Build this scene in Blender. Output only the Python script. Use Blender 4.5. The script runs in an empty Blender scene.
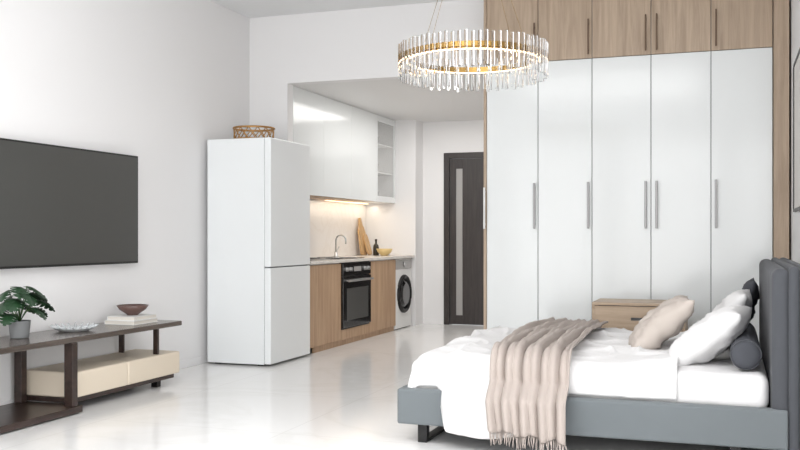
import bpy, bmesh, math, random
from mathutils import Vector, Matrix, noise
random.seed(4)
S = bpy.context.scene
try:
    S.view_settings.view_transform = 'Standard'
except Exception as e:
    print(e)

def lin(c):
    c = c/255.0
    return c/12.92 if c <= 0.04045 else ((c+0.055)/1.055)**2.4
def rgb(r, g, b): return (lin(r), lin(g), lin(b), 1)

# ---------------- materials ----------------
def mat(name, col, rough=0.5, metal=0.0, coat=0.0, spec=0.5, trans=0.0, emis=None, es=0.0, bump=None, ior=1.45, sheen=0.0, alpha=1.0):
    m = bpy.data.materials.new(name); m.use_nodes = True
    nt = m.node_tree; b = nt.nodes['Principled BSDF']
    b.inputs['Base Color'].default_value = col
    b.inputs['Roughness'].default_value = rough
    b.inputs['Metallic'].default_value = metal
    b.inputs['Coat Weight'].default_value = coat
    b.inputs['Coat Roughness'].default_value = 0.1
    b.inputs['Specular IOR Level'].default_value = spec
    b.inputs['Transmission Weight'].default_value = trans
    b.inputs['IOR'].default_value = ior
    b.inputs['Sheen Weight'].default_value = sheen
    b.inputs['Alpha'].default_value = alpha
    if emis:
        b.inputs['Emission Color'].default_value = emis
        b.inputs['Emission Strength'].default_value = es
    if bump:
        tc = nt.nodes.new('ShaderNodeTexCoord')
        n = nt.nodes.new('ShaderNodeTexNoise')
        n.inputs['Scale'].default_value = bump[0]
        n.inputs['Detail'].default_value = 4
        nt.links.new(tc.outputs['Object'], n.inputs['Vector'])
        bp = nt.nodes.new('ShaderNodeBump'); bp.inputs['Strength'].default_value = bump[1]
        bp.inputs['Distance'].default_value = bump[2] if len(bump) > 2 else 0.003
        nt.links.new(n.outputs['Fac'], bp.inputs['Height'])
        nt.links.new(bp.outputs['Normal'], b.inputs['Normal'])
    return m

def wood(name, c1, c2, axis='Z', scale=1.0, rough=0.45):
    m = bpy.data.materials.new(name); m.use_nodes = True
    nt = m.node_tree; b = nt.nodes['Principled BSDF']
    geo = nt.nodes.new('ShaderNodeNewGeometry')
    mp = nt.nodes.new('ShaderNodeMapping')
    sc = {'Z': (14, 14, 0.9), 'Y': (14, 0.9, 14), 'X': (0.9, 14, 14)}[axis]
    mp.inputs['Scale'].default_value = [s*scale for s in sc]
    n = nt.nodes.new('ShaderNodeTexNoise'); n.inputs['Scale'].default_value = 1.6
    n.inputs['Detail'].default_value = 8; n.inputs['Roughness'].default_value = 0.65
    n.inputs['Distortion'].default_value = 0.6
    cr = nt.nodes.new('ShaderNodeValToRGB')
    cr.color_ramp.elements[0].position = 0.33; cr.color_ramp.elements[0].color = c2
    cr.color_ramp.elements[1].position = 0.66; cr.color_ramp.elements[1].color = c1
    nt.links.new(geo.outputs['Position'], mp.inputs['Vector'])
    nt.links.new(mp.outputs['Vector'], n.inputs['Vector'])
    nt.links.new(n.outputs['Fac'], cr.inputs['Fac'])
    nt.links.new(cr.outputs['Color'], b.inputs['Base Color'])
    b.inputs['Roughness'].default_value = rough
    bp = nt.nodes.new('ShaderNodeBump'); bp.inputs['Strength'].default_value = 0.15
    bp.inputs['Distance'].default_value = 0.002
    nt.links.new(n.outputs['Fac'], bp.inputs['Height']); nt.links.new(bp.outputs['Normal'], b.inputs['Normal'])
    return m

def marble(name, base, vein, tile=None, grout=None, rough=0.12, vscale=0.7):
    m = bpy.data.materials.new(name); m.use_nodes = True
    nt = m.node_tree; b = nt.nodes['Principled BSDF']
    geo = nt.nodes.new('ShaderNodeNewGeometry')
    n = nt.nodes.new('ShaderNodeTexNoise'); n.inputs['Scale'].default_value = vscale
    n.inputs['Detail'].default_value = 8; n.inputs['Roughness'].default_value = 0.55; n.inputs['Distortion'].default_value = 1.2
    nt.links.new(geo.outputs['Position'], n.inputs['Vector'])
    cr = nt.nodes.new('ShaderNodeValToRGB'); e = cr.color_ramp.elements
    e[0].position = 0.45; e[0].color = base
    e[1].position = 0.535; e[1].color = base
    mid = cr.color_ramp.elements.new(0.492); mid.color = vein
    nt.links.new(n.outputs['Fac'], cr.inputs['Fac'])
    out = cr.outputs['Color']
    if tile:
        br = nt.nodes.new('ShaderNodeTexBrick'); br.offset = 0.0
        br.inputs['Scale'].default_value = 1.0
        br.inputs['Brick Width'].default_value = tile[0]; br.inputs['Row Height'].default_value = tile[1]
        br.inputs['Mortar Size'].default_value = 0.003; br.inputs['Mortar Smooth'].default_value = 0.2
        br.inputs['Mortar'].default_value = grout
        nt.links.new(geo.outputs['Position'], br.inputs['Vector'])
        nt.links.new(out, br.inputs['Color1']); nt.links.new(out, br.inputs['Color2'])
        out = br.outputs['Color']
    nt.links.new(out, b.inputs['Base Color'])
    b.inputs['Roughness'].default_value = rough
    return m

M = {}
M['wall'] = mat('wall_paint', rgb(238, 237, 237), 0.7, bump=(60, 0.05, 0.001))
M['ceil'] = mat('ceiling_paint', rgb(236, 237, 238), 0.8)
M['nceil'] = mat('niche_ceiling', rgb(230, 229, 228), 0.5)
M['floor'] = marble('floor_glossy_tile', rgb(246, 245, 244), rgb(241, 240, 238), (1.2, 1.2), rgb(228, 226, 224), 0.14)
M['splash'] = marble('backsplash_stone', rgb(238, 234, 230), rgb(234, 229, 224), rough=0.25, vscale=1.5)
M['counter'] = marble('countertop_stone', rgb(226, 222, 216), rgb(215, 209, 202), rough=0.25, vscale=2)
M['gloss'] = mat('gloss_white_lacquer', rgb(233, 236, 236), 0.16, coat=0.4)
M['fridge'] = mat('fridge_white', rgb(236, 239, 240), 0.22, coat=0.3)
M['seam'] = mat('seam_dark', rgb(112, 114, 116), 0.6)
M['oak'] = wood('oak_vertical', rgb(194, 173, 151), rgb(166, 145, 124), 'Z')
M['oakx'] = wood('oak_horizontal', rgb(196, 174, 150), rgb(170, 147, 124), 'X')
M['koak'] = wood('kitchen_oak', rgb(194, 163, 132), rgb(166, 133, 104), 'Z')
M['walnut'] = wood('walnut_dark', rgb(64, 48, 42), rgb(34, 25, 22), 'Y', rough=0.3)
M['wtop'] = wood('console_top_wood', rgb(100, 90, 83), rgb(70, 61, 55), 'Y', rough=0.2)
M['board'] = wood('board_wood', rgb(214, 178, 130), rgb(180, 140, 94), 'Z', 2)
M['cream'] = mat('cream_leatherette', rgb(226, 213, 194), 0.55, bump=(150, 0.1, 0.001))
M['black'] = mat('black_gloss', rgb(16, 16, 17), 0.08, coat=0.4)
M['blackm'] = mat('black_metal', rgb(30, 29, 29), 0.4, metal=0.3)
M['screen'] = mat('tv_screen', rgb(70, 70, 68), 0.3)
M['steel'] = mat('brushed_steel', rgb(190, 190, 190), 0.28, metal=1.0)
M['nickel'] = mat('handle_nickel', rgb(156, 155, 155), 0.4, metal=0.4)
M['bronze'] = mat('handle_bronze', rgb(112, 92, 76), 0.4, metal=0.5)
M['gold'] = mat('polished_gold', rgb(158, 126, 72), 0.25, metal=1.0)
M['brass'] = mat('brass_rattan', rgb(180, 136, 80), 0.35, metal=0.6)
M['crystal'] = mat('crystal_glass', (1, 1, 1, 1), 0.03, trans=1.0, ior=1.4)
M['led'] = mat('warm_led', rgb(255, 230, 190), 0.5, emis=rgb(255, 232, 196), es=3)
M['ledk'] = mat('led_strip', rgb(255, 220, 170), 0.5, emis=rgb(255, 222, 180), es=3)
M['door'] = wood('door_wenge', rgb(62, 55, 53), rgb(44, 39, 38), 'Z', 2, rough=0.4)
M['frost'] = mat('frosted_glass', rgb(168, 166, 164), 0.3)
M['glass'] = mat('clear_glass', (1, 1, 1, 1), 0.03, alpha=0.18)
M['greyfab'] = mat('grey_upholstery', rgb(108, 114, 117), 0.9, bump=(400, 0.3, 0.002), sheen=0.1)
M['headfab'] = mat('headboard_fabric', rgb(74, 76, 81), 0.85, bump=(400, 0.2, 0.002), sheen=0.1)
M['bolster'] = mat('bolster_fabric', rgb(72, 74, 80), 0.85, bump=(400, 0.2, 0.002))
M['linen'] = mat('white_linen', rgb(231, 230, 230), 0.85, bump=(7, 0.4, 0.03))
M['beige'] = mat('beige_linen', rgb(196, 186, 178), 0.9, bump=(160, 0.3, 0.003))
M['throw'] = mat('beige_knit', rgb(180, 169, 162), 0.95, bump=(220, 0.6, 0.005), sheen=0.05)
M['leaf'] = mat('monstera_leaf', rgb(34, 62, 38), 0.4)
M['stem'] = mat('leaf_stem', rgb(64, 94, 50), 0.5)
M['pot'] = mat('concrete_pot', rgb(128, 130, 131), 0.8, bump=(40, 0.3))
M['soil'] = mat('soil', rgb(50, 38, 30), 0.95, bump=(80, 0.8, 0.01))
M['white'] = mat('white_matte', rgb(238, 238, 236), 0.5)
M['paper'] = mat('book_pages', rgb(224, 219, 210), 0.8)
M['ceramic'] = mat('brown_glazed_bowl', rgb(104, 80, 74), 0.25, bump=(30, 0.3, 0.003))
M['yellow'] = mat('bamboo_bowl', rgb(222, 196, 140), 0.4)
M['art'] = mat('art_print', rgb(226, 222, 218), 0.7)
M['green'] = mat('dark_bottle', rgb(52, 44, 30), 0.15)
M['tray'] = mat('cut_glass', rgb(222, 226, 228), 0.08, alpha=0.75, coat=0.5)

# ---------------- helpers ----------------
def grp(name, loc):
    e = bpy.data.objects.new(name, None); e.empty_display_size = 0.1
    e.location = loc; S.collection.objects.link(e); return e

def finish(bm, name, material, parent=None, smooth=False, origin=None):
    me = bpy.data.meshes.new(name)
    if origin is None:
        if len(bm.verts):
            xs = [v.co.x for v in bm.verts]; ys = [v.co.y for v in bm.verts]; zs = [v.co.z for v in bm.verts]
            origin = Vector(((min(xs)+max(xs))/2, (min(ys)+max(ys))/2, min(zs)))
        else: origin = Vector()
    bmesh.ops.translate(bm, verts=bm.verts, vec=-Vector(origin))
    bmesh.ops.recalc_face_normals(bm, faces=bm.faces)
    bm.to_mesh(me); bm.free()
    if smooth:
        for p in me.polygons: p.use_smooth = True
    ms = material if isinstance(material, list) else [material]
    for m_ in ms: me.materials.append(m_)
    o = bpy.data.objects.new(name, me); o.location = origin
    S.collection.objects.link(o)
    if parent:
        o.parent = parent
        o.matrix_parent_inverse = Matrix.Translation(-parent.location)
    return o

def add_box(bm, x0, x1, y0, y1, z0, z1, bevel=0.0, seg=2, mi=0):
    r = bmesh.ops.create_cube(bm, size=1.0)
    vs = r['verts']
    bmesh.ops.scale(bm, vec=(x1-x0, y1-y0, z1-z0), verts=vs)
    bmesh.ops.translate(bm, vec=((x0+x1)/2, (y0+y1)/2, (z0+z1)/2), verts=vs)
    if bevel > 0:
        es = list(set(e for v in vs for e in v.link_edges))
        bmesh.ops.bevel(bm, geom=es, offset=bevel, segments=seg, profile=0.5, affect='EDGES')
    return vs

def box(name, x0, x1, y0, y1, z0, z1, m_, parent=None, bevel=0.0, seg=2, smooth=False):
    bm = bmesh.new(); add_box(bm, x0, x1, y0, y1, z0, z1, bevel, seg)
    return finish(bm, name, m_, parent, smooth)

def boxes(name, lst, m_, parent=None, bevel=0.0):
    bm = bmesh.new()
    for b in lst: add_box(bm, *b, bevel)
    return finish(bm, name, m_, parent)

def add_cyl(bm, p0, p1, r0, r1=None, seg=16, caps=True):
    r1 = r0 if r1 is None else r1
    p0 = Vector(p0); p1 = Vector(p1); d = p1-p0
    r = bmesh.ops.create_cone(bm, cap_ends=caps, segments=seg, radius1=r0, radius2=r1, depth=d.length)
    q = Vector((0, 0, 1)).rotation_difference(d.normalized())
    bmesh.ops.transform(bm, verts=r['verts'], matrix=Matrix.Translation((p0+p1)/2) @ q.to_matrix().to_4x4())
    return r['verts']

def cyl(name, p0, p1, r0, m_, parent=None, r1=None, seg=24):
    bm = bmesh.new(); add_cyl(bm, p0, p1, r0, r1, seg)
    o = finish(bm, name, m_, parent)
    for p in o.data.polygons: p.use_smooth = len(p.vertices) == 4
    return o

def lathe(name, prof, c, m_, parent=None, seg=32):
    bm = bmesh.new(); rings = []
    for r, z in prof:
        rings.append([bm.verts.new((c[0]+r*math.cos(2*math.pi*i/seg), c[1]+r*math.sin(2*math.pi*i/seg), c[2]+z)) for i in range(seg)])
    for a, b in zip(rings, rings[1:]):
        for i in range(seg):
            bm.faces.new((a[i], a[(i+1) % seg], b[(i+1) % seg], b[i]))
    if prof[0][0] > 1e-4: bm.faces.new(rings[0])
    if prof[-1][0] > 1e-4: bm.faces.new(rings[-1])
    bmesh.ops.remove_doubles(bm, verts=bm.verts, dist=1e-5)
    return finish(bm, name, m_, parent, True)

def tube(bm, pts, r, seg=8, closed=False):
    pts = [Vector(p) for p in pts]; rings = []
    n = len(pts)
    for i, p in enumerate(pts):
        a = pts[(i-1) % n] if (closed or i > 0) else p
        b = pts[(i+1) % n] if (closed or i < n-1) else p
        t = (b-a).normalized()
        up = Vector((0, 0, 1)) if abs(t.z) < 0.95 else Vector((1, 0, 0))
        u = t.cross(up).normalized(); v = t.cross(u).normalized()
        rr = r[i] if isinstance(r, (list, tuple)) else r
        rings.append([bm.verts.new(p+u*rr*math.cos(2*math.pi*k/seg)+v*rr*math.sin(2*math.pi*k/seg)) for k in range(seg)])
    m_ = n if closed else n-1
    for i in range(m_):
        A = rings[i]; B = rings[(i+1) % n]
        for k in range(seg): bm.faces.new((A[k], A[(k+1) % seg], B[(k+1) % seg], B[k]))
    if not closed:
        bm.faces.new(rings[0]); bm.faces.new(rings[-1])

def nz(x, y, z=0.0): return noise.noise(Vector((x, y, z)))
def ss(a, b, x):
    t = max(0, min(1, (x-a)/(b-a))); return t*t*(3-2*t)
YAW = math.atan(330/938.0)
def x_on(px, Y):
    r = (px-400)/938.0; s, c = math.sin(YAW), math.cos(YAW)
    return (r*c*Y - s*Y)/(c + r*s)
def y_on(px, X):
    r = (px-400)/938.0; s, c = math.sin(YAW), math.cos(YAW)
    return (c*X + r*s*X)/(r*c - s)

# ---------------- room ----------------
XW = -4.37; CE = 3.22; NC = 2.57; YB = 8.05; YF = 11.4; YR = -2.6; XR = 3.6
UX = -3.965
box('floor', XW-0.15, XR+0.15, YR-0.15, 11.6, -0.1, 0.0, M['floor'])
box('wall_left', XW-0.15, XW, YR-0.15, 11.6, 0, CE, M['wall'])
boxes('ceiling', [(XW-0.15, XR+0.15, YR-0.15, 11.6, CE, CE+0.1)], M['ceil'])
bm = bmesh.new()
add_box(bm, XW, UX, YB, YB+0.12, 0, CE)
add_box(bm, UX, -1.975, YB, YB+0.12, NC, CE)
finish(bm, 'wall_back', M['wall'])
box('ceiling.001', XW, -1.975, YB+0.12, YF, NC, NC+0.08, M['nceil'])
box('wall_back.001', -1.975, 0.6, 8.38, 8.48, 0, CE, M['wall'])
box('wall_niche', -1.975, -1.875, 8.48, 11.4, 0, CE, M['wall'])
box('wall_pier', XW, -3.70, 11.1, YF, 0, NC, M['wall'])
bm = bmesh.new()
DX0, DX1, DH = -3.42, -2.50, 2.17
add_box(bm, XW, DX0, YF, YF+0.15, 0, CE)
add_box(bm, DX1, -1.875, YF, YF+0.15, 0, CE)
add_box(bm, DX0, DX1, YF, YF+0.15, DH, CE)
finish(bm, 'wall_far', M['wall'])
box('wall_right', 0.44, 0.6, 3.9, 8.38, 0, CE, M['wall'])
box('wall_jog', 0.6, XR, 3.9, 4.05, 0, CE, M['wall'])
def window_wall(name, axis, p, a0, a1, wins, wz0, wz1):
    segs = []; cur = a0
    for w0, w1 in wins:
        segs.append((cur, w0, 0, CE)); segs.append((w0, w1, 0, wz0)); segs.append((w0, w1, wz1, CE)); cur = w1
    segs.append((cur, a1, 0, CE))
    bm = bmesh.new()
    for s0, s1, z0, z1 in segs:
        if s1-s0 < 1e-3: continue
        if axis == 'y': add_box(bm, s0, s1, p-0.15, p, z0, z1)
        else: add_box(bm, p, p+0.15, s0, s1, z0, z1)
    finish(bm, name, M['wall'])
rear = [(-4.1, -2.3), (-2.0, -0.2), (0.1, 1.9)]
side = [(-2.0, 0.3), (0.8, 3.1)]
window_wall('wall_rear', 'y', YR, XW, XR, rear, 0.05, 2.9)
window_wall('wall_side', 'x', XR, YR, 3.9, side, 0.05, 2.9)
k = 1
for w0, w1 in rear:
    g = grp('window_%d' % k, ((w0+w1)/2, YR-0.08, 0.05)); k += 1
    xm = (w0+w1)/2
    boxes('frame', [(w0, w0+0.05, YR-0.1, YR-0.05, 0.05, 2.9), (w1-0.05, w1, YR-0.1, YR-0.05, 0.05, 2.9), (xm-0.03, xm+0.03, YR-0.1, YR-0.05, 0.1, 2.85),
        (w0+0.05, w1-0.05, YR-0.1, YR-0.05, 0.05, 0.1), (w0+0.05, w1-0.05, YR-0.1, YR-0.05, 2.85, 2.9)], M['white'], g)
for w0, w1 in side:
    g = grp('window_%d' % k, (XR+0.08, (w0+w1)/2, 0.05)); k += 1
    xm = (w0+w1)/2
    boxes('frame', [(XR+0.05, XR+0.1, w0, w0+0.05, 0.05, 2.9), (XR+0.05, XR+0.1, w1-0.05, w1, 0.05, 2.9), (XR+0.05, XR+0.1, xm-0.03, xm+0.03, 0.1, 2.85),
        (XR+0.05, XR+0.1, w0+0.05, w1-0.05, 0.05, 0.1), (XR+0.05, XR+0.1, w0+0.05, w1-0.05, 2.85, 2.9)], M['white'], g)
bs = 0.07
box('baseboard_far', -3.70, DX0, YF-0.012, YF, 0, bs, M['wall'], bevel=0.003)
box('baseboard_right', 0.428, 0.44, 3.9, 7.7, 0, bs, M['wall'], bevel=0.003)
box('baseboard_left', XW, XW+0.012, YR, 7.15, 0, bs, M['wall'], bevel=0.003)

# door
g = grp('door_1', (DX0, YF, 0))
boxes('frame', [(DX0, DX0+0.07, YF-0.015, YF+0.12, 0, DH), (DX1-0.07, DX1, YF-0.015, YF+0.12, 0, DH),
                (DX0+0.07, DX1-0.07, YF-0.015, YF+0.12, DH-0.07, DH)], M['door'], g, 0.004)
GX0 = DX0+0.155
boxes('leaf', [(DX0+0.075, GX0, YF+0.01, YF+0.05, 0.005, DH-0.075), (GX0+0.085, DX1-0.075, YF+0.01, YF+0.05, 0.005, DH-0.075),
               (GX0, GX0+0.085, YF+0.01, YF+0.05, 0.005, 0.12), (GX0, GX0+0.085, YF+0.01, YF+0.05, DH-0.2, DH-0.075)], M['door'], g, 0.002)
box('glass_strip', GX0, GX0+0.085, YF+0.02, YF+0.035, 0.12, DH-0.2, M['frost'], g)
cyl('handle', (DX1-0.14, YF-0.03, 1.0), (DX1-0.26, YF-0.03, 1.0), 0.01, M['steel'], g)

# ---------------- wardrobe ----------------
WX0, WX1, WY = -1.945, 0.31, 7.74
g = grp('wardrobe', ((WX0+WX1)/2, 8.0, 0))
box('carcass', WX0, WX1, WY+0.02, 8.37, 0.0, CE-0.005, M['seam'], g)
box('side_panel_left', WX0-0.025, WX0, WY-0.005, 8.37, 0, CE-0.004, M['oak'], g)
box('side_panel_right', WX1+0.004, 0.425, WY-0.03, 8.37, 0, CE-0.004, M['oak'], g, 0.002)
xs = [WX0] + [x_on(p, WY) for p in (538, 592, 651, 711)] + [WX1]
for i in range(5):
    box('door_%d' % (i+1), xs[i]+0.0025, xs[i+1]-0.0025, WY, WY+0.019, 0.06, NC-0.002, M['gloss'], g, 0.002)
    box('top_door_%d' % (i+1), xs[i]+0.0025, xs[i+1]-0.0025, WY, WY+0.019, NC+0.003, CE-0.006, M['oak'], g, 0.0015)
box('plinth', WX0, WX1, WY+0.008, WY+0.02, 0, 0.058, M['gloss'], g)
def bar_handle(x, z0, z1, y, m_, name, parent, w=0.008):
    bm = bmesh.new()
    add_box(bm, x-w, x+w, y-0.035, y-0.022, z0, z1, 0.003)
    add_box(bm, x-0.005, x+0.005, y-0.024, y, z0+0.03, z0+0.045)
    add_box(bm, x-0.005, x+0.005, y-0.024, y, z1-0.045, z1-0.03)
    finish(bm, name, m_, parent)
for i, px in enumerate((534, 588, 645.5, 656.5, 716)):
    x = x_on(px, WY-0.03)
    bar_handle(x, 1.18, 1.56, WY, M['nickel'], 'handle_%d' % i, g, 0.0095)
    bar_handle(x, 2.60, 2.89, WY, M['bronze'], 'top_handle_%d' % i, g, 0.006)
bar_handle(WX0-0.012, 1.18, 1.53, WY-0.005, M['white'], 'side_handle', g)

# ---------------- fridge ----------------
FY0, FY1, FX0, FX1, FH = 7.19, 7.99, -4.32, -3.70, 1.965
g = grp('refrigerator', ((FX0+FX1)/2, (FY0+FY1)/2, 0))
box('body', FX0, FX1-0.065, FY0, FY1, 0.015, FH, M['fridge'], g, 0.006)
box('fridge_door', FX1-0.062, FX1, FY0, FY1, 0.855, FH, M['fridge'], g, 0.008, 3)
box('freezer_door', FX1-0.062, FX1, FY0, FY1, 0.02, 0.845, M['fridge'], g, 0.008, 3)
box('gasket', FX1-0.068, FX1-0.02, FY0+0.01, FY1-0.01, 0.06, FH-0.01, M['seam'], g)
boxes('feet', [(FX0+0.05, FX0+0.1, FY0+0.05, FY0+0.1, 0, 0.015), (FX1-0.15, FX1-0.1, FY0+0.05, FY0+0.1, 0, 0.015),
               (FX0+0.05, FX0+0.1, FY1-0.1, FY1-0.05, 0, 0.015), (FX1-0.15, FX1-0.1, FY1-0.1, FY1-0.05, 0, 0.015)], M['blackm'], g)
bc = Vector((-4.0, 7.45, FH+0.002)); R = 0.18
g = grp('gold_wire_basket', bc)
bm = bmesh.new()
for z, rr in ((0.008, R*0.96), (0.11, R)):
    tube(bm, [bc+Vector((rr*math.cos(a), rr*math.sin(a), z)) for a in [2*math.pi*i/40 for i in range(40)]], 0.009, 8, True)
N = 14
for k in range(N):
    a0 = 2*math.pi*k/N
    for sgn in (1, -1):
        a1 = a0+sgn*2*math.pi/N
        tube(bm, [bc+Vector((R*0.98*math.cos(a), R*0.98*math.sin(a), 0.008+0.1*t)) for t, a in ((0, a0), (0.5, (a0+a1)/2), (1, a1))], 0.0045, 6)
finish(bm, 'lattice', M['brass'], g, True)
lathe('base', [(0.001, 0.0), (R*0.95, 0.0), (R*0.95, 0.006), (0.001, 0.006)], bc, M['white'], g)

# ---------------- kitchen ----------------
KX = -3.73
g = grp('kitchen_base_cabinets', (-4.05, 9.3, 0))
K0, K1, K2, K3, K4 = 8.18, 8.80, 9.60, 10.45, 11.06
box('carcass_1', XW+0.002, KX-0.022, K0, K1, 0.1, 0.845, M['white'], g)
box('carcass_2', XW+0.002, KX-0.022, K2, K3, 0.1, 0.845, M['white'], g)
box('front_left', KX-0.02, KX, 8.04, K1-0.002, 0.06, 0.84, M['koak'], g, 0.002)
box('front_right', KX-0.02, KX, K2+0.002, K3-0.002, 0.06, 0.84, M['koak'], g, 0.002)
box('plinth', KX-0.04, KX-0.025, 8.18, K3, 0, 0.1, M['koak'], g)
box('oven_surround', KX-0.02, KX, K1, K2, 0.06, 0.16, M['koak'], g)
boxes('countertop', [(XW+0.001, KX+0.02, 8.175, 11.095, 0.85, 0.88), (-3.96, KX+0.02, 8.03, 8.1749, 0.85, 0.88)], M['counter'], g, 0.002)
g2 = grp('oven', (-4.0, 9.2, 0.16))
box('body', -4.3, KX-0.002, K1+0.005, K2-0.005, 0.162, 0.845, M['blackm'], g2)
box('door_glass', KX-0.001, KX+0.02, K1+0.01, K2-0.01, 0.18, 0.70, M['black'], g2, 0.003)
box('control_panel', KX-0.001, KX+0.018, K1+0.01, K2-0.01, 0.71, 0.84, M['black'], g2, 0.003)
box('window', KX+0.0205, KX+0.0225, K1+0.1, K2-0.1, 0.25, 0.58, M['screen'], g2)
bm = bmesh.new(); add_cyl(bm, (KX+0.06, K1+0.06, 0.66), (KX+0.06, K2-0.06, 0.66), 0.012)
add_cyl(bm, (KX+0.018, K1+0.1, 0.66), (KX+0.06, K1+0.1, 0.66), 0.008); add_cyl(bm, (KX+0.018, K2-0.1, 0.66), (KX+0.06, K2-0.1, 0.66), 0.008)
finish(bm, 'handle', M['steel'], g2, False)
bm = bmesh.new()
for y in (K1+0.1, K1+0.2, K2-0.2, K2-0.1): add_cyl(bm, (KX+0.017, y, 0.775), (KX+0.045, y, 0.775), 0.022, 0.018)
finish(bm, 'knobs', M['steel'], g2)
box('display', KX+0.0185, KX+0.0205, 9.1, 9.3, 0.75, 0.8, M['frost'], g2)
g3 = grp('induction_hob', (-4.03, 9.2, 0.88))
box('glass_top', -4.29, -3.77, K1+0.05, K2-0.05, 0.881, 0.888, M['black'], g3, 0.002)
bm = bmesh.new()
for x, y in ((-4.16, 9.02), (-3.9, 9.02), (-4.16, 9.38), (-3.9, 9.38)):
    tube(bm, [(x+0.09*math.cos(a), y+0.09*math.sin(a), 0.889) for a in [2*math.pi*i/24 for i in range(24)]], 0.0015, 4, True)
finish(bm, 'zone_rings', M['seam'], g3)
# washer
g = grp('washing_machine', (-4.03, 10.76, 0))
box('body', -4.33, KX-0.01, K3+0.01, K4-0.01, 0.01, 0.845, M['white'], g, 0.01)
yc, zc = (K3+K4)/2, 0.42
bm = bmesh.new()
tube(bm, [(KX+0.0, yc+0.205*math.cos(a), zc+0.205*math.sin(a)) for a in [2*math.pi*i/40 for i in range(40)]], 0.028, 10, True)
finish(bm, 'door_ring', M['blackm'], g, True)
bm = bmesh.new()
add_cyl(bm, (KX-0.012, yc, zc), (KX+0.028, yc, zc), 0.19, 0.13, 32)
finish(bm, 'door_glass', M['black'], g, False)
box('control_panel', KX-0.012, KX-0.004, K3+0.02, K4-0.02, 0.72, 0.83, M['frost'], g, 0.002)
cyl('knob', (KX-0.006, yc, 0.775), (KX+0.02, yc, 0.775), 0.028, M['steel'], g)
boxes('feet', [(-4.3, -4.25, K3+0.04, K3+0.09, 0, 0.01), (KX-0.1, KX-0.05, K3+0.04, K3+0.09, 0, 0.01), (-4.3, -4.25, K4-0.09, K4-0.04, 0, 0.01), (KX-0.1, KX-0.05, K4-0.09, K4-0.04, 0, 0.01)], M['blackm'], g)

box('wall_backsplash', XW, XW+0.012, 8.18, 11.09, 0.882, 1.525, M['splash'])
# upper cabinets
g = grp('kitchen_wall_cabinets', (-4.15, 9.5, 1.53))
U = [8.06, 8.9, 9.65, 10.42]
box('carcass', XW+0.001, UX-0.022, 8.175, 10.42, 1.55, NC-0.002, M['white'], g)
for i in range(3):
    y0 = U[i]+0.0015 if i else 8.175
    box('door_%d' % (i+1), UX-0.02, UX, y0, U[i+1]-0.0015, 1.53, NC-0.003, M['gloss'], g, 0.0015)
box('hood_panel', XW+0.05, UX-0.03, 8.9, 9.65, 1.525, 1.549, M['koak'], g)
boxes('bottom_panel', [(XW+0.014, UX-0.022, 8.175, 8.898, 1.53, 1.549), (XW+0.014, UX-0.022, 9.652, 10.42, 1.53, 1.549)], M['koak'], g)
box('led_strip', XW+0.06, XW+0.075, 9.7, 11.0, 1.519, 1.525, M['ledk'], g)
boxes('display_shell', [(XW+0.001, XW+0.02, 10.425, 11.09, 1.53, NC-0.003), (XW+0.02, UX-0.02, 10.425, 10.445, 1.53, NC-0.003),
    (XW+0.02, UX-0.02, 11.07, 11.09, 1.53, NC-0.003), (XW+0.02, UX-0.02, 10.445, 11.07, 1.53, 1.55), (XW+0.02, UX-0.02, 10.445, 11.07, NC-0.023, NC-0.003),
    (XW+0.02, UX-0.03, 10.445, 11.07, 1.88, 1.895), (XW+0.02, UX-0.03, 10.445, 11.07, 2.22, 2.235)], M['white'], g)
boxes('display_frame', [(UX-0.019, UX, 10.425, 10.47, 1.53, NC-0.003), (UX-0.019, UX, 11.045, 11.09, 1.53, NC-0.003),
    (UX-0.019, UX, 10.47, 11.045, 1.53, 1.60), (UX-0.019, UX, 10.47, 11.045, NC-0.08, NC-0.003)], M['gloss'], g, 0.001)
box('display_glass', UX-0.012, UX-0.007, 10.47, 11.045, 1.6, NC-0.08, M['glass'], g)
bm = bmesh.new()
for z in (1.551, 1.896, 2.236):
    for y in (10.6, 10.75, 10.9):
        add_cyl(bm, (-4.15, y, z), (-4.15, y, z+0.12), 0.025, 0.04, 12)
finish(bm, 'glassware', M['frost'], g)
# faucet + sink
g = grp('kitchen_faucet', (-4.2, 8.6, 0.88))
fx, fy = -4.22, y_on(336, -4.22)
lathe('base', [(0.028, 0), (0.028, 0.012), (0.018, 0.02), (0.018, 0.06)], (fx, fy, 0.881), M['steel'], g)
bm = bmesh.new()
pts = [(fx, fy, 0.93), (fx, fy, 1.07)] + [(fx+0.06-0.06*math.cos(a), fy, 1.07+0.06*math.sin(a)) for a in [math.pi*i/10 for i in range(1, 11)]] + [(fx+0.12, fy, 1.03)]
tube(bm, pts, 0.010, 10); tube(bm, [(fx, fy, 0.94), (fx, fy+0.05, 0.97), (fx, fy+0.09, 1.0)], 0.006, 8)
finish(bm, 'spout', M['steel'], g, True)
g = grp('kitchen_sink', (-4.0, 8.5, 0.88))
boxes('rim', [(-4.15, -4.13, 8.3, 8.75, 0.881, 0.886), (-3.85, -3.83, 8.3, 8.75, 0.881, 0.886), (-4.13, -3.85, 8.3, 8.32, 0.881, 0.886), (-4.13, -3.85, 8.73, 8.75, 0.881, 0.886)], M['steel'], g)
box('basin', -4.13, -3.85, 8.32, 8.73, 0.8805, 0.8825, M['blackm'], g)

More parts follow.
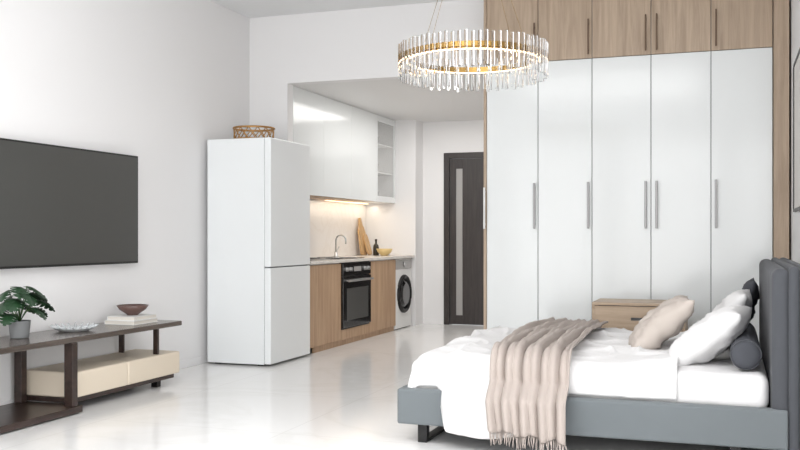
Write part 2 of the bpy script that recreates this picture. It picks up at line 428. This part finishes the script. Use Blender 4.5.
def cutting_board(name, y, w, h, lean):
    g_ = grp(name, (-4.3, y, 0.881)); bm = bmesh.new()
    pts = []
    n = 8
    hw = w/2; r = 0.05; bh = h*0.72
    def arc(cx, cz, a0, a1, rr):
        for i in range(n+1):
            a = math.radians(a0+(a1-a0)*i/n); pts.append((cx+rr*math.cos(a), cz+rr*math.sin(a)))
    arc(hw-r, r, -90, 0, r); arc(hw-r, bh-r, 0, 80, r)
    arc(0, h-0.03, 0, 180, 0.028)
    arc(-hw+r, bh-r, 100, 180, r); arc(-hw+r, r, 180, 270, r)
    vs = [bm.verts.new((0, p[0], p[1])) for p in pts]
    f = bm.faces.new(vs)
    ex = bmesh.ops.extrude_face_region(bm, geom=[f])
    bmesh.ops.translate(bm, verts=[v for v in ex['geom'] if isinstance(v, bmesh.types.BMVert)], vec=(0.02, 0, 0))
    mat_ = Matrix.Translation((-4.345+math.sin(lean)*h, y, 0.882)) @ Matrix.Rotation(-lean, 4, 'Y')
    bmesh.ops.transform(bm, matrix=mat_, verts=bm.verts)
    finish(bm, 'board', M['board'], g_)
cutting_board('cutting_board', y_on(366, -4.25), 0.2, 0.47, 0.13)
cutting_board('cutting_board', y_on(372, -4.2), 0.14, 0.38, 0.3)
bx = -4.12; by = y_on(376, bx)
lathe('oil_bottle', [(0.001, 0), (0.034, 0), (0.036, 0.01), (0.036, 0.10), (0.03, 0.125), (0.013, 0.145), (0.012, 0.18), (0.015, 0.185), (0.015, 0.2), (0.001, 0.202)], (bx, by, 0.881), M['green'])
bx = -3.97; by = y_on(384.5, bx)
lathe('fruit_bowl', [(0.001, 0), (0.045, 0), (0.05, 0.01), (0.085, 0.045), (0.1, 0.085), (0.094, 0.085), (0.078, 0.048), (0.045, 0.02), (0.001, 0.016)], (bx, by, 0.881), M['yellow'])

# ---------------- TV ----------------
g = grp('wall_mounted_tv', (XW+0.03, 5.4, 0.91))
ty1 = y_on(138.5, XW+0.067); ty0 = ty1-1.58
box('mount', XW+0.001, XW+0.03, 5.1, 5.7, 1.15, 1.5, M['blackm'], g)
box('housing', XW+0.03, XW+0.065, ty0, ty1, 0.912, 1.735, M['blackm'], g, 0.004)
box('screen', XW+0.0652, XW+0.067, ty0+0.012, ty1-0.012, 0.928, 1.722, M['screen'], g)

# ---------------- TV console ----------------
g = grp('tv_console', (-4.1, 4.9, 0))
LY0, LY1 = 4.85, 4.90
box('top', -4.34, -3.88, 3.5, 6.1, 0.45, 0.485, M['wtop'], g, 0.006)
box('leg_front', -3.94, -3.875, LY0, LY1, 0.05, 0.45, M['walnut'], g, 0.003)
box('leg_back', -4.33, -4.27, LY0, LY1, 0.05, 0.45, M['walnut'], g, 0.003)
box('leg_front_left', -3.94, -3.875, 3.55, 3.62, 0.05, 0.45, M['walnut'], g, 0.003)
box('leg_back_left', -4.33, -4.27, 3.55, 3.62, 0.05, 0.45, M['walnut'], g, 0.003)
box('lower_shelf', -4.34, -3.86, 3.5, 4.93, 0.01, 0.05, M['walnut'], g, 0.004)
boxes('glides', [(-4.3, -4.25, 3.6, 3.65, 0, 0.01), (-3.97, -3.92, 3.6, 3.65, 0, 0.01), (-4.3, -4.25, 4.86, 4.91, 0, 0.01), (-3.97, -3.92, 4.86, 4.91, 0, 0.01),
                 (-4.05, -4.0, 5.95, 6.0, 0, 0.055), (-4.3, -4.25, 5.95, 6.0, 0, 0.055)], M['blackm'], g)
box('base_rail', -4.33, -3.95, 4.935, 6.10, 0.055, 0.085, M['walnut'], g, 0.003)
box('drawer_box_left', -4.33, -3.93, 4.94, 5.50, 0.086, 0.25, M['cream'], g, 0.012, 3)
box('drawer_box_right', -4.33, -3.93, 5.504, 6.15, 0.086, 0.25, M['cream'], g, 0.012, 3)
box('leg_right', -4.0, -3.96, 5.90, 5.92, 0.251, 0.45, M['walnut'], g, 0.002)
box('leg_right_back', -4.3, -4.26, 5.90, 5.92, 0.251, 0.45, M['walnut'], g, 0.002)
# potted monstera
pc = Vector((-4.17, 4.72, 0.486))
g = grp('potted_monstera', pc)
lathe('pot', [(0.001, 0), (0.052, 0), (0.056, 0.006), (0.066, 0.103), (0.066, 0.108), (0.058, 0.108), (0.055, 0.095), (0.001, 0.095)], pc, M['pot'], g)
lathe('soil', [(0.001, 0.0), (0.053, 0.0), (0.053, 0.006), (0.001, 0.01)], pc+Vector((0, 0, 0.094)), M['soil'], g)
bml = bmesh.new(); bms = bmesh.new()
def leaf(base, tip_dir, size, roll, droop):
    F = tip_dir.normalized(); side = F.cross(Vector((0, 0, 1))).normalized()
    side = Matrix.Rotation(roll, 3, F) @ side; up = side.cross(F)
    def P(u, v):
        return base + F*u*size + side*v*size + up*(-droop*u*u*size - 0.2*abs(v)*size)
    mid = [bml.verts.new(P(i/8, 0)) for i in range(9)]
    for sgn in (1, -1):
        outer = []; m_ = 24
        for i in range(m_+1):
            t = i/m_
            wd = 0.56*(math.sin(math.pi*min(1, (t*0.88+0.12)))**0.7)
            if t > .98: wd = 0.0
            if (i % 4 == 2) and 0.12 < t < 0.92: wd *= 0.42
            u = t - 0.22*(1-t)*(wd*2)
            outer.append(bml.verts.new(P(u, sgn*wd)))
        for i in range(m_):
            a = mid[i//3]; b = mid[(i+1)//3]
            vs = [a, outer[i], outer[i+1]] if a == b else [a, outer[i], outer[i+1], b]
            try: bml.faces.new(vs)
            except Exception: pass
lv = [(-60, 55, .15, .19), (-20, 40, .15, .22), (20, 62, .15, .25), (55, 35, .15, .17), (95, 40, .15, .21), (130, 40, .14, .15), (190, 60, .13, .20), (-100, 35, .15, .18), (-130, 60, .13, .24), (0, 20, .14, .13), (75, 70, .14, .26), (-75, 15, .13, .10), (90, 20, .13, .12), (-110, 15, .13, .14), (-40, 70, .14, .26)]
for az, el, sz, h in lv:
    a = math.radians(az); e = math.radians(el)
    out = Vector((math.cos(a), math.sin(a), 0))
    b = pc+Vector((0, 0, 0.1)); rad = 0.09*math.cos(e)+0.02
    tip = pc + out*rad + Vector((0, 0, 0.06+h))
    if tip.x < -4.26: tip.x = -4.26
    tube(bms, [b, b.lerp(tip, 0.5)+Vector((0, 0, 0.02)), tip], 0.003, 6)
    F = out*0.8+Vector((0, 0, -0.05)); F.x = F.x*0.4+0.3
    leaf(tip, F, sz*0.8, random.uniform(-0.5, 0.5), 0.6)
finish(bml, 'leaves', M['leaf'], g, False); finish(bms, 'stems', M['stem'], g, True)
# cut glass tray
cc = Vector((-4.14, 5.2, 0.486)); g = grp('cut_glass_tray', cc)
lathe('dish', [(0.001, 0), (0.09, 0), (0.10, 0.004), (0.135, 0.02), (0.14, 0.026), (0.132, 0.026), (0.098, 0.01), (0.001, 0.007)], cc, M['tray'], g, 40)
bm = bmesh.new()
for i in range(20):
    a = 2*math.pi*i/20
    c_, s_ = math.cos(a), math.sin(a)
    tube(bm, [(cc.x+r_*c_, cc.y+r_*s_, cc.z+z_) for r_, z_ in ((0.05, 0.012), (0.1, 0.014), (0.14, 0.03), (0.155, 0.04))], [0.005, 0.007, 0.008, 0.003], 6)
finish(bm, 'petals', M['tray'], g, True)
# books & bowl
kc = (-4.12, 5.81); g = grp('stacked_books', (kc[0], kc[1], 0.486))
z = 0.486
for i, (w, d, h, o) in enumerate(((0.15, 0.125, 0.028, 0), (0.14, 0.115, 0.028, 0.008))):
    boxes('cover_%d' % i, [(kc[0]-d, kc[0]+d, kc[1]-w+o, kc[1]+w+o, z, z+0.003), (kc[0]-d, kc[0]+d, kc[1]-w+o, kc[1]+w+o, z+h-0.003, z+h), (kc[0]-d, kc[0]-d+0.003, kc[1]-w+o, kc[1]+w+o, z+0.003, z+h-0.003)], M['white'], g)
    box('pages_%d' % i, kc[0]-d+0.004, kc[0]+d-0.005, kc[1]-w+o+0.004, kc[1]+w+o-0.004, z+0.003, z+h-0.003, M['paper'], g)
    z += h+0.0005
lathe('decorative_bowl', [(0.001, 0), (0.04, 0), (0.045, 0.008), (0.095, 0.04), (0.115, 0.072), (0.109, 0.073), (0.085, 0.042), (0.04, 0.018), (0.001, 0.014)], (kc[0], kc[1]+0.01, z), M['ceramic'])

# ---------------- bed ----------------
BX0, BX1, BY0, BY1 = -1.70, 0.26, 4.78, 6.62
g = grp('upholstered_bed', (-0.7, 5.7, 0))
box('rail_near', BX0, BX1, BY0, BY0+0.07, 0.105, 0.295, M['greyfab'], g, 0.012, 3)
box('rail_far', BX0, BX1-0.08, BY1-0.07, BY1, 0.105, 0.295, M['greyfab'], g, 0.012, 3)
box('rail_foot', BX0, BX0+0.035, BY0+0.07, BY1-0.07, 0.105, 0.295, M['greyfab'], g, 0.010, 3)
box('base', BX0+0.036, BX1-0.08, BY0+0.07, BY1-0.07, 0.14, 0.26, M['headfab'], g)
bm = bmesh.new()
for x in (-1.60, 0.0):
    for y in (BY0+0.06, BY1-0.11):
        add_box(bm, x, x+0.05, y, y+0.05, 0.012, 0.105)
    add_box(bm, x, x+0.05, BY0+0.06, BY1-0.06, 0.0, 0.014)
finish(bm, 'sled_legs', M['blackm'], g)
HY0, HY1 = BY0+0.015, 6.85
n = 10
bm = bmesh.new()
for i in range(n):
    a = HY0+(HY1-HY0)*i/n; b = HY0+(HY1-HY0)*(i+1)/n
    add_box(bm, 0.187, 0.275, a+0.001, b-0.001, 0.10, 0.965, 0.04, 5)
finish(bm, 'headboard_channels', M['headfab'], g, True)
bm = bmesh.new()
for xa, xb in ((0.262, 0.312), (0.312, 0.365)):
    add_box(bm, xa, xb, HY0-0.012, HY1, 0.0, 0.975, 0.022, 5)
finish(bm, 'headboard_back', M['headfab'], g, True)

ZT = 0.445
def soft_box(name, x0, x1, y0, y1, z0, z1, rad, m_, parent, amp=0.006, seed=0):
    bm = bmesh.new(); add_box(bm, x0, x1, y0, y1, z0, z1, rad, 6)
    bmesh.ops.subdivide_edges(bm, edges=[e for e in bm.edges if e.calc_length() > 0.15], cuts=24, use_grid_fill=True)
    for v in bm.verts:
        p = v.co
        k = amp*(nz(p.x*3+seed, p.y*3, p.z*3)+0.5*nz(p.x*9, p.y*9, p.z*9+seed))
        v.co += Vector((0, 0, k)) if p.z > z1-0.02 else Vector((0, -k if p.y < (y0+y1)/2 else k, 0))
    return finish(bm, name, m_, parent, True)
soft_box('mattress', BX0+0.04, 0.18, BY0+0.085, BY1-0.08, 0.262, ZT, 0.055, M['linen'], g, 0.012)

Y2 = BY1-0.1; YC = BY0+0.15; RR = 0.07
def drape(s, zt, yh, r=RR):
    L1 = Y2-YC
    yv = YC-r
    if s < L1: return Y2-s, zt, 0
    s -= L1; A = r*math.pi/2
    if s < A:
        a = s/r; return YC-r*math.sin(a), zt-r+r*math.cos(a), a/(math.pi/2)
    s -= A
    return yv+(yh-yv)*ss(0, 0.11, s), zt-r-s, 1
def cloth(name, xa, xb, nx, ns, lenf, zt, yhf, dispf, m_, parent, thick=0.008, xoff=None, post=None):
    bm = bmesh.new(); G = []
    for i in range(nx+1):
        u = i/nx; row = []
        L = lenf(u)
        for j in range(ns+1):
            s = L*j/ns; x = xa+(xb-xa)*u
            y, z, a = drape(s, zt, yhf(u, j/ns))
            d = dispf(u, s, x)
            ca = math.cos(a*math.pi/2); sa = math.sin(a*math.pi/2)
            y -= d*sa; z += d*ca
            if xoff: x += xoff(u, s)
            if post: x, y, z = post(x, y, z, u, s)
            row.append(bm.verts.new((x, y, z)))
        G.append(row)
    for i in range(nx):
        for j in range(ns): bm.faces.new((G[i][j], G[i+1][j], G[i+1][j+1], G[i][j+1]))
    last = [r[-1].co.copy() for r in G]
    o = finish(bm, name, m_, parent, True)
    sm = o.modifiers.new('t', 'SOLIDIFY'); sm.thickness = thick; sm.offset = 1
    return o, last
LT = (Y2-YC)+RR*math.pi/2
DXA, DXB = -1.66, -0.25
def hang(x):
    return ss(-1.50, -1.40, x)*(1-ss(-0.92, -0.80, x))
def dl(u):
    x = DXA+(DXB-DXA)*u; w = hang(x)
    return LT+0.075+w*(0.215+0.02*math.sin(x*9))
def dy(u, v):
    x = DXA+(DXB-DXA)*u
    return (BY0+0.078)*(1-hang(x))+(BY0-0.035)*hang(x)
def dd(u, s, x):
    r1 = 1-abs(nz(x*2.2+s*0.9, s*1.3-x, 1)*2)
    r2 = 1-abs(nz(x*4.5-s*1.5, s*3.0+x*2, 5)*2)
    top = 0.020+0.010*nz(x*2.5, s*2.5, 1)+0.024*max(0, r1)**3+0.014*max(0, r2)**4
    h = ss(LT-0.2, LT+0.1, s)
    return top*(1-0.6*h)+h*0.022*abs(math.sin(x*14+2*nz(x*2, s)))*hang(x)+0.006*h*max(0, r2)**3
def foot(x, y, z, u, s):
    if x < -1.58 and z > 0.3:
        k = (-1.58-x)/0.08
        z -= 0.12*min(1.2, k)**2.5
    return x, y, z
cloth('duvet', DXA, DXB, 150, 150, dl, ZT+0.006, dy, dd, M['linen'], g, 0.012, None, foot)
# throw blanket
gt = grp('throw_blanket', (-1.0, 5.5, 0.47))
TXA, TXB = -1.18, -0.79
def tl(u): return LT+0.245+0.045*u+0.012*math.sin(u*20)
def td(u, s, x):
    rid = 0.015*math.sin(u*2*math.pi*4.0+1.8*nz(s*1.2, 4)+u*2)+0.011*math.sin(u*2*math.pi*9+3.0*nz(s*1.7, 9))
    return 0.074+rid+0.012*nz(x*8, s*6, 2)+0.006*nz(x*22, s*9, 6)
def txo(u, s): return 0.05*nz(s*1.1, u*0.8, 7)+(u-0.5)*0.06*math.sin(s*2.2) + 0.03*ss(1.2, 2.0, s)*(u-0.5)*2-0.03*math.sin(s*1.3)+0.035*ss(0.9, 1.9, s)
o, last = cloth('blanket', TXA, TXB, 110, 140, tl, ZT+0.006, lambda u, v: BY0-0.05, td, M['throw'], gt, 0.008, txo)
bm = bmesh.new()
for i in range(0, len(last), 2):
    p = last[i]; q = p+Vector((random.uniform(-.012, .012), -0.002, -0.055-random.random()*0.015))
    tube(bm, [p, p.lerp(q, .5)+Vector((random.uniform(-.004, .004), 0, 0)), q], [0.0035, 0.003, 0.002], 5)
finish(bm, 'fringe', M['throw'], gt, True)

# pillows
def pillow(name, c, w, h, t, tilt, yaw, m_, seed=0):
    bm = bmesh.new(); N = 36
    L = {}
    for side in (1, -1):
        for i in range(N+1):
            for j in range(N+1):
                u = i/N*2-1; v = j/N*2-1
                edge = (i in (0, N)) or (j in (0, N))
                if side == -1 and edge: L[(side, i, j)] = L[(1, i, j)]; continue
                k = max(0, (1-abs(u)**2.4)*(1-abs(v)**2.4))**0.42
                x = u*w/2*(1-0.07*(1-v*v)); y = v*h/2*(1-0.07*(1-u*u))
                zz = side*t/2*k
                rg = max(0, 1-abs(nz(u*1.8+seed, v*2.4, seed*2)*2.4))**3
                zz += 0.020*k*nz(u*2.2+seed, v*2.2, seed)+side*0.016*k*rg
                x += 0.010*nz(v*3, seed); y += 0.012*nz(u*2.5, seed+4)
                L[(side, i, j)] = bm.verts.new((x, y, zz))
    for side in (1, -1):
        for i in range(N):
            for j in range(N):
                q = (L[(side, i, j)], L[(side, i+1, j)], L[(side, i+1, j+1)], L[(side, i, j+1)])
                bm.faces.new(q if side == 1 else q[::-1])
    ct, st = math.cos(tilt), math.sin(tilt)
    R = Matrix(((0, ct, st), (1, 0, 0), (0, st, -ct))).to_4x4()
    Mx = Matrix.Translation(c) @ Matrix.Rotation(yaw, 4, 'Z') @ R
    bmesh.ops.transform(bm, matrix=Mx, verts=bm.verts)
    return finish(bm, name, m_, None, True)
pillow('bed_pillow', (-0.02, 5.98, 0.615), 0.60, 0.42, 0.16, math.radians(55), -0.05, M['linen'], 11)
pillow('accent_pillow', (0.085, 6.50, 0.65), 0.40, 0.40, 0.11, math.radians(72), 0.0, M['bolster'], 5)
pillow('bed_pillow', (-0.10, 5.30, 0.58), 0.56, 0.47, 0.18, math.radians(38), -0.12, M['linen'], 3)
pillow('beige_pillow', (-0.38, 5.62, 0.605), 0.46, 0.46, 0.16, math.radians(43), 0.12, M['beige'], 8)
g = grp('bolster_cushion', (0.08, 5.5, 0.45))
bm = bmesh.new(); prof = [(0.0, 0), (0.04, -0.008), (0.066, 0.004), (0.075, 0.03)]
ring = []
ys = 4.95; ye = 6.1; c = (0.075, 0.53)
path = [(r_, ys+d_) for r_, d_ in prof]+[(0.075, (ys+ye)/2)]+[(r_, ye-d_) for r_, d_ in prof[::-1]]
for r_, y_ in path:
    ring.append([bm.verts.new((c[0]+r_*math.cos(2*math.pi*k/28), y_, c[1]+r_*math.sin(2*math.pi*k/28))) for k in range(28)])
for A, B in zip(ring, ring[1:]):
    for k in range(28): bm.faces.new((A[k], A[(k+1) % 28], B[(k+1) % 28], B[k]))
bmesh.ops.remove_doubles(bm, verts=bm.verts, dist=1e-5)
finish(bm, 'cushion', M['bolster'], g, True)
bm = bmesh.new()
tube(bm, [(c[0]+0.072*math.cos(2*math.pi*k/28), ys+0.012, c[1]+0.072*math.sin(2*math.pi*k/28)) for k in range(28)], 0.004, 6, True)
finish(bm, 'piping', M['headfab'], g, True)

# nightstand
g = grp('nightstand', (-0.62, 7.2, 0))
nx0, nx1 = -0.955, -0.30
boxes('carcass', [(nx0, nx0+0.02, 6.96, 7.4, 0.06, 0.615), (nx1-0.02, nx1, 6.96, 7.4, 0.06, 0.615), (nx0, nx1, 6.96, 7.4, 0.615, 0.635), (nx0+0.02, nx1-0.02, 7.38, 7.4, 0.06, 0.615), (nx0+0.02, nx1-0.02, 6.98, 7.38, 0.06, 0.08)], M['oakx'], g)
xm = (nx0+nx1)/2
for i, (za, zb) in enumerate(((0.085, 0.235), (0.24, 0.42), (0.425, 0.61))):
    boxes('drawer_%d' % i, [(nx0+0.022, xm-0.05, 6.955, 6.975, za, zb), (xm+0.05, nx1-0.022, 6.955, 6.975, za, zb), (xm-0.05, xm+0.05, 6.955, 6.975, za, (za+zb)/2-0.01), (xm-0.05, xm+0.05, 6.955, 6.975, (za+zb)/2+0.012, zb)], M['oakx'], g)
box('drawer_void', nx0+0.03, nx1-0.03, 6.98, 7.3, 0.085, 0.605, M['seam'], g)
boxes('legs', [(nx0, nx0+0.04, 6.98, 7.02, 0, 0.06), (nx1-0.04, nx1, 6.98, 7.02, 0, 0.06), (nx0, nx0+0.04, 7.34, 7.38, 0, 0.06), (nx1-0.04, nx1, 7.34, 7.38, 0, 0.06)], M['blackm'], g)

# picture
g = grp('framed_picture', (0.43, 6.8, 1.29))
boxes('frame', [(0.422, 0.439, 6.4, 6.42, 1.29, 2.33), (0.422, 0.439, 7.18, 7.2, 1.29, 2.33), (0.422, 0.439, 6.42, 7.18, 1.29, 1.31), (0.422, 0.439, 6.42, 7.18, 2.31, 2.33)], M['blackm'], g)
box('print', 0.428, 0.438, 6.42, 7.18, 1.31, 2.31, M['art'], g)

# ---------------- chandelier ----------------
CX, CY, CZ = -1.50, 5.62, 2.21; CR = 0.435
g = grp('crystal_ring_chandelier', (CX, CY, CZ))
def ringband(name, r0, r1, z0, z1, m_):
    bm = bmesh.new(); seg = 72; rs = []
    for r_, z_ in ((r0, z0), (r1, z0), (r1, z1), (r0, z1)):
        rs.append([bm.verts.new((CX+r_*math.cos(2*math.pi*i/seg), CY+r_*math.sin(2*math.pi*i/seg), z_)) for i in range(seg)])
    for a in range(4):
        A, B = rs[a], rs[(a+1) % 4]
        for i in range(seg): bm.faces.new((A[i], A[(i+1) % seg], B[(i+1) % seg], B[i]))
    finish(bm, name, m_, g)
ringband('band', CR-0.018, CR+0.004, CZ+0.0, CZ+0.028, M['gold'])
ringband('lower_band', CR-0.036, CR-0.018, CZ-0.008, CZ+0.0, M['gold'])
ringband('led', CR-0.034, CR-0.022, CZ-0.014, CZ-0.009, M['led'])
bm = bmesh.new(); n = 72
for i in range(n):
    a = 2*math.pi*i/n
    for rr, z0, z1, rad in ((CR+0.017, -0.115, 0.085, 0.0105), (CR-0.056, -0.14, 0.02, 0.010)):
        if rr < CR and i % 2: continue
        jit = 0.004*((i*7) % 3-1)
        x = CX+rr*math.cos(a); y = CY+rr*math.sin(a)
        add_cyl(bm, (x, y, CZ+z0+jit), (x, y, CZ+z1+jit), rad, None, 6)
finish(bm, 'crystal_rods', M['crystal'], g)
bm = bmesh.new()
for k in range(4):
    a = math.pi/4+k*math.pi/2+0.3
    add_cyl(bm, (CX+(CR-0.01)*math.cos(a), CY+(CR-0.01)*math.sin(a), CZ+0.025), (CX+0.04*math.cos(a), CY+0.04*math.sin(a), CE-0.03), 0.0012, None, 6)
finish(bm, 'wires', M['gold'], g)
lathe('canopy', [(0.001, 0), (0.09, 0), (0.09, 0.03), (0.001, 0.03)], (CX, CY, CE-0.031), M['gold'], g)

# ---------------- lights ----------------
def area(name, loc, rot, sx, sy, power, col=(1, 1, 1)):
    l = bpy.data.lights.new(name, 'AREA'); l.shape = 'RECTANGLE'; l.size = sx; l.size_y = sy; l.energy = power; l.color = col
    o = bpy.data.objects.new(name, l); o.location = loc; o.rotation_euler = rot; S.collection.objects.link(o); return o
for i, (w0, w1) in enumerate(rear):
    area('daylight_rear_%d' % i, ((w0+w1)/2, YR-0.2, 1.48), (math.radians(90), 0, 0), w1-w0, 2.8, 64)
for i, (w0, w1) in enumerate(side):
    area('daylight_side_%d' % i, (XR+0.2, (w0+w1)/2, 1.48), (math.radians(90), 0, math.radians(90)), w1-w0, 2.8, 84)
area('overhead_fill_light', (-1.6, 2.2, CE-0.02), (0, 0, 0), 2.4, 2.4, 92)  # out-of-view fill lamp, added to brighten the floor from above
area('niche_fill_light', (-3.0, 9.7, 2.56), (0, 0, 0), 1.0, 2.0, 25, (1, 0.98, 0.95))  # added fill that lifts the dark kitchen niche, stands for no real fitting
area('under_cabinet_light', (-4.25, 10.1, 1.515), (0, 0, 0), 0.03, 1.9, 3.0, (1, 0.88, 0.72))
w = bpy.data.worlds.new('world'); S.world = w; w.use_nodes = True
nt = w.node_tree; bg = nt.nodes['Background']; bg.inputs[0].default_value = (0.97, 0.985, 1, 1); bg.inputs[1].default_value = 1.1

cam = bpy.data.cameras.new('camera'); co = bpy.data.objects.new('camera', cam); S.collection.objects.link(co)
co.location = (0, 0, 1.12); co.rotation_euler = (math.radians(90), 0, YAW)
cam.sensor_width = 36; cam.lens = 938/800*36; cam.shift_y = 11/800
cam.clip_end = 60
S.camera = co
